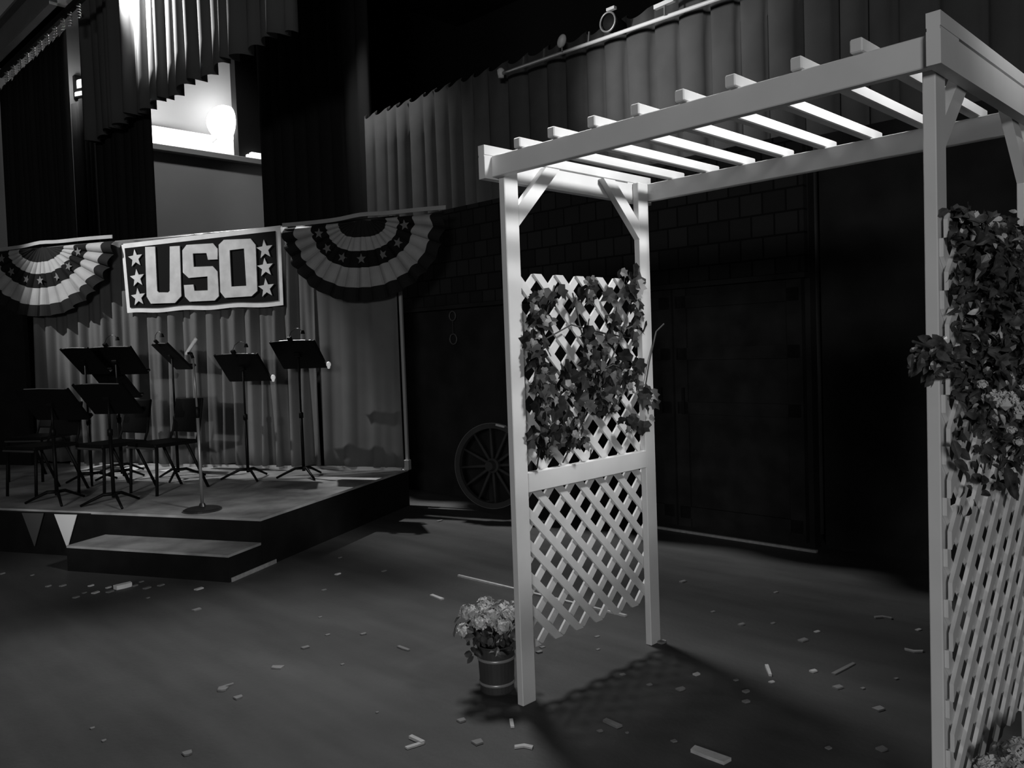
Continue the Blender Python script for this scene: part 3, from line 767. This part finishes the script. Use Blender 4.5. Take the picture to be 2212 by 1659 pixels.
obj('leaves', bm, LEAF, IV)
bm = B()
for (v, z, sv, sz, n) in blobs:  # bright specks of lit ivy, put into the colour of extra leaves
    for _ in range(max(1, n // 8)):
        vv_ = min(max(rnd.gauss(v, sv * .7), .13), .93); zz_ = max(rnd.gauss(z, sz * .7), 1.12)
        leaf(bm, loc_(.06 + rnd.uniform(0, .015), vv_, zz_), rnd.uniform(.03, .05), (1, rnd.uniform(-.6, .6), rnd.uniform(0, .9)), rnd.uniform(-1.2, 1.2), fold=.3, curl=.3)
hl = obj('highlight_leaves', bm, mat('highlight_ivy_leaf', .16, .42, noise=.5, scale=30), IV); hl['label'] = 'paler ivy leaves with lit specks put into their colour'

FO = thing('flowering_shrub', 'dense dark foliage with pale flower heads on the right arbor lattice', 'foliage', ARB.w(L_ + PU + .04, .5, 1.2), ARB.a)
def lo2(u, v, z): return Vector((u - (L_ + PU + .04), v - .5, z - 1.2))
bm = B()
for k in range(14):
    v0 = rnd.uniform(.1, 1.0); tube(bm, [lo2(L_ + PU + .03, v0, 1.28), lo2(L_ + PU + .06, v0 + rnd.uniform(-.1, .1), 1.5), lo2(L_ + PU + .08, v0 + rnd.uniform(-.1, .1), 1.85)], .004, 5)
tube(bm, [lo2(L_ + PU + .05, .1, 1.45), lo2(L_ + PU + .04, -.1, 1.55), lo2(L_ + PU + .02, -.26, 1.58)], .004, 5)
obj('stem', bm, STEM, FO)
bm = B()
for _ in range(3600):
    v = rnd.uniform(.0, 1.12); zt_ = 1.965 - .05 * abs(sin(v * 7)); zl = 1.30 - .24 * max(0, v - .15) + .07 * sin(v * 11)
    z = zl + (zt_ - zl) * rnd.random() ** .8
    th = .04 + .11 * sin(PI * min(1, max(0, (z - zl) / (zt_ - zl)))) ** .6
    u = L_ + PU + .03 + rnd.uniform(.0, 1) * th
    leaf(bm, lo2(u, v, z), rnd.uniform(.022, .05), (rnd.uniform(.2, 1), rnd.uniform(-.9, .5), rnd.uniform(-.3, 1)), rnd.uniform(-2.5, 2.5), OVL if rnd.random() < .75 else IVY, rnd.uniform(.1, .5), rnd.uniform(.1, .7))
for _ in range(90):                                  # thin trailing leaves over the lower lattice
    v = rnd.uniform(.03, 1.05); z = rnd.uniform(1.08, 1.30)
    leaf(bm, lo2(L_ + PU + .03 + rnd.uniform(0, .04), v, z), rnd.uniform(.025, .05), (1, rnd.uniform(-.9, .5), rnd.uniform(-.3, 1)), rnd.uniform(-2.5, 2.5), OVL, .3, .3)
for _ in range(85):                                  # spray pushing out past the front post
    f = rnd.random(); leaf(bm, lo2(L_ + PU + .0 + rnd.uniform(-.02, .07), .03 - .24 * f + rnd.uniform(-.02, .02), 1.52 + rnd.uniform(-.07, .06) * (1 - .6 * f) + .03 * f), rnd.uniform(.02, .045), (rnd.uniform(-.2, 1), -1, rnd.uniform(-.2, 1)), rnd.uniform(-2.5, 2.5), OVL, .3, .4)
for (v, z) in ((-.06, 1.30), (-.03, 1.27), (-.05, 1.24), (.30, 1.12), (.22, 1.16), (.5, 1.09)):
    leaf(bm, lo2(L_ + PU + .05, v, z), .055, (.8, -.6, .4), rnd.uniform(-2, 2), OVL)
leaf(bm, lo2(L_ + PU + .06, .40, 1.165), .115, (1, -.4, .15), .4, OVL, .2, .1)
obj('leaves', bm, LEAFD, FO)
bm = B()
for _ in range(260):                                 # leaf highlights put into the colour of extra pale leaves
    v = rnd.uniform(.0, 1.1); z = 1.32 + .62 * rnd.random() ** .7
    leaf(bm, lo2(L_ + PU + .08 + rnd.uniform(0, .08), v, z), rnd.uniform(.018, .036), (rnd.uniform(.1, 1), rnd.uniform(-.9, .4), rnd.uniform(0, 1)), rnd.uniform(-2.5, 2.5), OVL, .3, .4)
hl = obj('highlight_leaves', bm, mat('highlight_leaf', .42, .4, noise=.5, scale=30), FO); hl['label'] = 'paler leaves with foliage highlights put into their colour'
def flower_head(parent, c, r, m, n=26, seed=0, nm='flower_head'):
    q = random.Random(seed); bm = B()
    for i in range(n):
        a = q.uniform(0, 2 * PI); h = q.uniform(-.35, 1); rr = math.sqrt(max(0, 1 - h * h)); d = Vector((rr * cos(a), rr * sin(a), h))
        p = Vector(c) + d * r * q.uniform(.85, 1.05); e1 = d.cross(Vector((.3, .2, 1))).normalized(); e2 = d.cross(e1)
        ps = r * q.uniform(.28, .42); cc = bm.verts.new(p - d * ps * .25)
        for k in range(4):
            b0 = k * PI / 2 + q.uniform(-.2, .2)
            w = [bm.verts.new(p + (e1 * cos(b0 + o_) + e2 * sin(b0 + o_)) * ps * l_ + d * ps * .15 * l_) for o_, l_ in ((-.6, .75), (0, 1.05), (.6, .75))]
            bm.faces.new((cc, w[0], w[1], w[2]))
    bmesh.ops.create_icosphere(bm, subdivisions=1, radius=r * .78, matrix=Matrix.Translation(c))
    return obj(nm, bm, m, parent)
FLW = [(0.125, 1.457, 0.034), (0.387, 1.419, 0.034), (0.178, 1.391, 0.034), (0.313, 1.359, 0.036), (0.057, 1.410, 0.028), (-0.039, 1.453, 0.014), (0.241, 1.300, 0.014), (0.319, 1.257, 0.016), (0.421, 1.820, 0.022), (0.238, 1.776, 0.014), (0.428, 1.705, 0.020)]
for i, (v, z, r) in enumerate(FLW):
    flower_head(FO, lo2(1.87, v, z), r, PETAL, 26, i)

# flower pail left of the arbor
def pail(cx_, cy_, label, rz=0):
    t = thing('flower_pail', label, 'pail', (cx_, cy_, 0), rz)
    bm = B(); lathe(bm, [(0, .0), (.076, 0), (.079, .006), (.088, .215), (.092, .22), (.088, .224), (.083, .21), (.074, .02), (0, .02)], 28); obj('pail_body', bm, PAIL, t, smooth=False)
    for z in (.045, .16):
        r = .0785 + .0095 * z / .215; bm = B(); lathe(bm, [(r + .001, z - .007), (r + .004, z - .005), (r + .004, z + .005), (r + .001, z + .007)], 28); obj('band', bm, PAILB, t, smooth=True)
def bunch(cx_, cy_, z0, label, seed, R_=.16, n=13):
    q = random.Random(seed)
    t = thing('flower_bunch', label, 'flowers', (cx_, cy_, z0))
    bm = B()
    for k in range(8):
        a = q.uniform(0, 2 * PI); tube(bm, [(.03 * cos(a), .03 * sin(a), -.15), (.05 * cos(a), .05 * sin(a), .02), (.11 * cos(a), .11 * sin(a), .10)], .004, 5)
    obj('stem', bm, STEM, t)
    bm = B()
    for k in range(90):
        a = q.uniform(0, 2 * PI); r = R_ * math.sqrt(q.random()) * 1.02; leaf(bm, (r * cos(a), r * sin(a), .03 + q.uniform(-.05, .10)), q.uniform(.035, .06), (cos(a), sin(a), q.uniform(.1, 1)), q.uniform(-2, 2), OVL)
    obj('leaves', bm, LEAFD, t)
    for k in range(n):
        a = k * 2.4; r = R_ * .88 * math.sqrt((k + .3) / n); flower_head(t, (r * cos(a), r * sin(a), .085 + .085 * (1 - (r / R_) ** 2) + q.uniform(-.02, .02)), q.uniform(.036, .05), PETALM, 20, seed * 50 + k)
pail(-.12, 3.80, 'weathered pail with pale bands standing behind the left arbor post')
bunch(-.135, 3.80, .205, 'full bunch of pale flowers in the pail by the left arbor post', 3, .18, 15)
fr = ARB.w(1.95, .13)
pail(fr.x, fr.y, 'pail below the bottom right corner flowers, beside the right lattice')
bunch(fr.x, fr.y, .20, 'pale flower bunch at the bottom right corner below the right lattice', 7, .15)

# ------------------------------------------------------------------ litter on the stage floor
def scrap(px0, py0, px1, py1, w, m, label, h=.006, name='wood_scrap', bend=0.0, group=None):
    a, b = at(px0, py0), at(px1, py1); d = b - a; ln = d.length; ang = math.atan2(d.y, d.x)
    bm = B(); q = random.Random(int(px0 * 7 + py0)); 
    pts = [(-ln / 2, -w / 2 * q.uniform(.7, 1.1)), (0, -w / 2 - bend * ln), (ln / 2, -w / 2 * q.uniform(.7, 1.1)), (ln / 2 + w * .15, w / 2 * q.uniform(.7, 1.1)), (0, w / 2 - bend * ln), (-ln / 2 - w * .1, w / 2)]
    lo = [bm.verts.new((x, y, .0004)) for x, y in pts]; hi = [bm.verts.new((x, y, h)) for x, y in pts]
    for k in ((0, 1, 4, 5), (1, 2, 3, 4)):
        bm.faces.new([lo[i] for i in k]); bm.faces.new([hi[i] for i in k])
    for i in range(6): bm.faces.new((lo[i], lo[(i + 1) % 6], hi[(i + 1) % 6], hi[i]))
    c = (a + b) / 2
    tag(obj(name, bm, m, loc=c, rot=(0, 0, ang)), label, 'scrap' if name != 'lath' else 'lath', group)
scrap(990, 1245, 1352, 1332, .022, SCRAP, 'long thin pale lath on the floor passing behind the left lattice', .012, 'lath')
scrap(932, 1287, 955, 1296, .025, SCRAP, 'short bright lath piece on the floor left of the flower pail', .01, 'lath')
scrap(1497, 1622, 1570, 1648, .045, SCRAP, 'broad pale wood piece at the bottom, centre of the arbor floor', .014)
scrap(1306, 1558, 1338, 1572, .028, SCRAPD, 'grey wood piece on the shaded floor right of the front left post', .01)
scrap(878, 1618, 915, 1606, .020, SCRAP, 'pale stick, lower arm of the arrow shape at bottom centre', .008)
scrap(887, 1594, 914, 1607, .018, SCRAP, 'pale stick, upper arm of the arrow shape at bottom centre', .012)
scrap(1112, 1616, 1150, 1617, .022, SCRAP, 'bent pale chip at the bottom, below the front left post', .008, bend=-.2)
scrap(1890, 1335, 1925, 1337, .026, SCRAPD, 'bent grey strip on the floor left of the right post, farther one', .008, bend=-.22)
scrap(1955, 1404, 1993, 1408, .020, SCRAP, 'bent pale strip on the floor left of the right post, nearer one', .008, bend=.22)
scrap(1656, 1440, 1664, 1461, .016, SCRAP, 'small bright upright sliver in the middle of the lit floor band', .012)
scrap(1800, 1457, 1845, 1434, .020, mat('faint_lath', .18, .9), 'faint grey lath on the lit floor band near the right post', .006)
scrap(250, 1274, 283, 1266, .050, PAPER, 'bright white chunk, largest of the litter before the step', .03)
scrap(1104, 1556, 1107, 1573, .016, SCRAP, 'thin pale sliver standing near the foot of the front left post', .008)
scrap(588, 1443, 610, 1443, .035, SCRAPD, 'grey flat chip alone on the floor, lower left of centre', .008)
scrap(860, 1398, 883, 1406, .022, SCRAPD, 'narrow grey chip on the floor left of the flower pail base', .008)
scrap(472, 1491, 490, 1490, .040, SCRAPD, 'round grey chip touching a faint stick at lower left', .010)
scrap(478, 1486, 504, 1478, .018, mat('faint_lath', .18), 'faint stick behind the round grey chip at lower left', .006)
scrap(1425, 1391, 1436, 1387, .03, SCRAPD, 'grey chip lying against the foot of the back left post', .012)
ORD = ['first', 'second', 'third', 'fourth', 'fifth', 'sixth', 'seventh', 'eighth', 'ninth', 'tenth', 'eleventh', 'twelfth', 'thirteenth', 'fourteenth', 'fifteenth', 'sixteenth', 'seventeenth', 'eighteenth', 'nineteenth', 'twentieth']
def litter(area, pts, group):
    for k, (x, y, s, br) in enumerate(sorted(pts)):
        scrap(x - s * .8, y + s * .25, x + s * .8, y - s * .25, max(.010, s * .0036), SCRAP if br else mat('mid_scrap', .2, .85),
              'tiny %s scrap, %s from the left of those %s' % ('pale' if br else 'grey', ORD[k], area), .005 if s < 6 else .008, group=group)
litter('strewn before the platform step', [(5, 1240, 6, 0), (70, 1243, 4, 0), (105, 1267, 6, 0), (136, 1266, 7, 0), (165, 1291, 7, 0), (183, 1281, 5, 0), (197, 1266, 6, 1), (207, 1281, 8, 1), (235, 1270, 6, 1), (238, 1279, 8, 0), (292, 1266, 6, 0), (318, 1271, 8, 0), (320, 1292, 4, 0), (348, 1265, 7, 0), (306, 1257, 5, 0), (430, 1273, 9, 1)], 'tiny scraps before the step')
litter('between the step and the pail', [(425, 1318, 9, 0), (700, 1275, 5, 0), (730, 1241, 6, 1), (735, 1205, 4, 0), (830, 1234, 5, 0), (950, 1126, 6, 0), (785, 1371, 6, 0), (692, 1334, 4, 0), (660, 1400, 8, 0), (740, 1436, 4, 0), (708, 1372, 5, 0)], 'tiny scraps between step and pail')
litter('on the near floor at bottom left', [(225, 1601, 5, 0), (515, 1508, 9, 0), (405, 1629, 10, 0), (200, 1574, 5, 0), (1032, 1605, 10, 0), (997, 1558, 8, 0), (815, 1540, 3, 0)], 'tiny scraps at bottom left')
litter('in the shade under the arbor', [(1165, 1410, 6, 0), (1172, 1399, 5, 0), (1290, 1376, 5, 0), (1292, 1404, 4, 0), (1345, 1458, 5, 0), (1403, 1480, 5, 0), (1296, 1580, 5, 0), (1355, 1584, 3, 0), (1471, 1490, 8, 0), (1505, 1458, 6, 1), (1590, 1470, 4, 0), (1612, 1495, 6, 0), (1612, 1517, 6, 0), (1790, 1617, 5, 0), (1905, 1620, 8, 0), (1898, 1533, 9, 0), (1456, 1602, 5, 0)], 'tiny scraps under the arbor')
litter('on the floor behind the arbor', [(1475, 1257, 6, 0), (1540, 1322, 4, 0), (1602, 1350, 6, 0), (1670, 1347, 4, 0), (1735, 1384, 8, 0), (1765, 1365, 5, 1), (1667, 1474, 5, 1), (1757, 1451, 6, 1), (1810, 1486, 8, 0), (1864, 1488, 4, 0), (1936, 1467, 4, 0), (1984, 1361, 5, 1), (1676, 1280, 4, 0)], 'tiny scraps behind the arbor')

# ------------------------------------------------------------------ light
w = bpy.data.worlds.new('world'); sc.world = w; w.use_nodes = True
w.node_tree.nodes['Background'].inputs['Color'].default_value = (1, 1, 1, 1)
w.node_tree.nodes['Background'].inputs['Strength'].default_value = 0.02
def aim(o, target):
    d = Vector(target) - o.location; o.rotation_euler = d.to_track_quat('-Z', 'Y').to_euler()
def spot(name, loc, tgt, power, ang, blend=.6, r=.08):
    l = bpy.data.lights.new(name, 'SPOT'); l.energy = power; l.spot_size = radians(ang); l.spot_blend = blend; l.shadow_soft_size = r
    o = bpy.data.objects.new(name, l); COL.objects.link(o); o.location = loc; aim(o, tgt); return o
def area(name, loc, tgt, power, sx, sy, spread=180):
    l = bpy.data.lights.new(name, 'AREA'); l.energy = power; l.shape = 'RECTANGLE'; l.size = sx; l.size_y = sy; l.spread = radians(spread)
    o = bpy.data.objects.new(name, l); COL.objects.link(o); o.location = loc; aim(o, tgt); return o
# key: lantern high at stage left, shuttered on to the arbor between its top and the left lattice
spot('key_lantern', ARB.w(3.6, 1.0, 4.9), ARB.w(-.05, .48, 1.88), 1150, 25, .5, .36)
# back light from over the set wall, on to the stage floor
spot('back_lantern', (-.65, 6.4, 5.0), (-1.0, 2.5, 0), 640, 62, .38, .45)
# soft fill added from the auditorium side, no source seen there
area('front_fill', (-1.5, -8.5, 3.2), (.3, 3.8, 1.2), 340, 2.0, 1.2)
# band light
spot('band_lantern', PLT.w(-5.4, -.9, 5.2), PLT.w(-3.2, 2.3, 2.25), 980, 42, .4, .05)
# narrow spot added to brighten the microphone and pennant, no lantern seen there
spot('platform_fill', (-2.6, -8.5, 3.0), PLT.w(-1.5, 0, 1.1), 2100, 9.5, .7, .1)
# curtain lights
spot('curtain_lantern', STG.w(-5.2, -1.0, 6.6), STG.w(-4.2, .5, 4.4), 360, 48, 1, .1)
spot('curtain_lantern', STG.w(-.9, -1.4, 4.2), STG.w(.0, .5, 4.0), 180, 70, 1, .1)
spot('valance_lantern', STG.w(-6.82, -2.1, 6.72), STG.w(-6.3, -1.6, 6.2), 6000, 75, 1, .05)
fl = bpy.data.lights.new('slit_flood', 'POINT'); fl.energy = 5; fl.shadow_soft_size = .06
fo = bpy.data.objects.new('slit_flood', fl); COL.objects.link(fo); fo.location = STG.w(-10.6, -1.1, 6.25)
# loft: unseen point light added to brighten it, then the wall lantern
pl = bpy.data.lights.new('loft_fill', 'POINT'); pl.energy = 90; pl.shadow_soft_size = .2
po = bpy.data.objects.new('loft_fill', pl); COL.objects.link(po); po.location = STG.w(-11.45, .6, 5.85)
spot('wall_lantern', STG.w(-8.4, .4, 9.0), STG.w(-11, 1.4, 4.2), 300, 70, 1, .2)
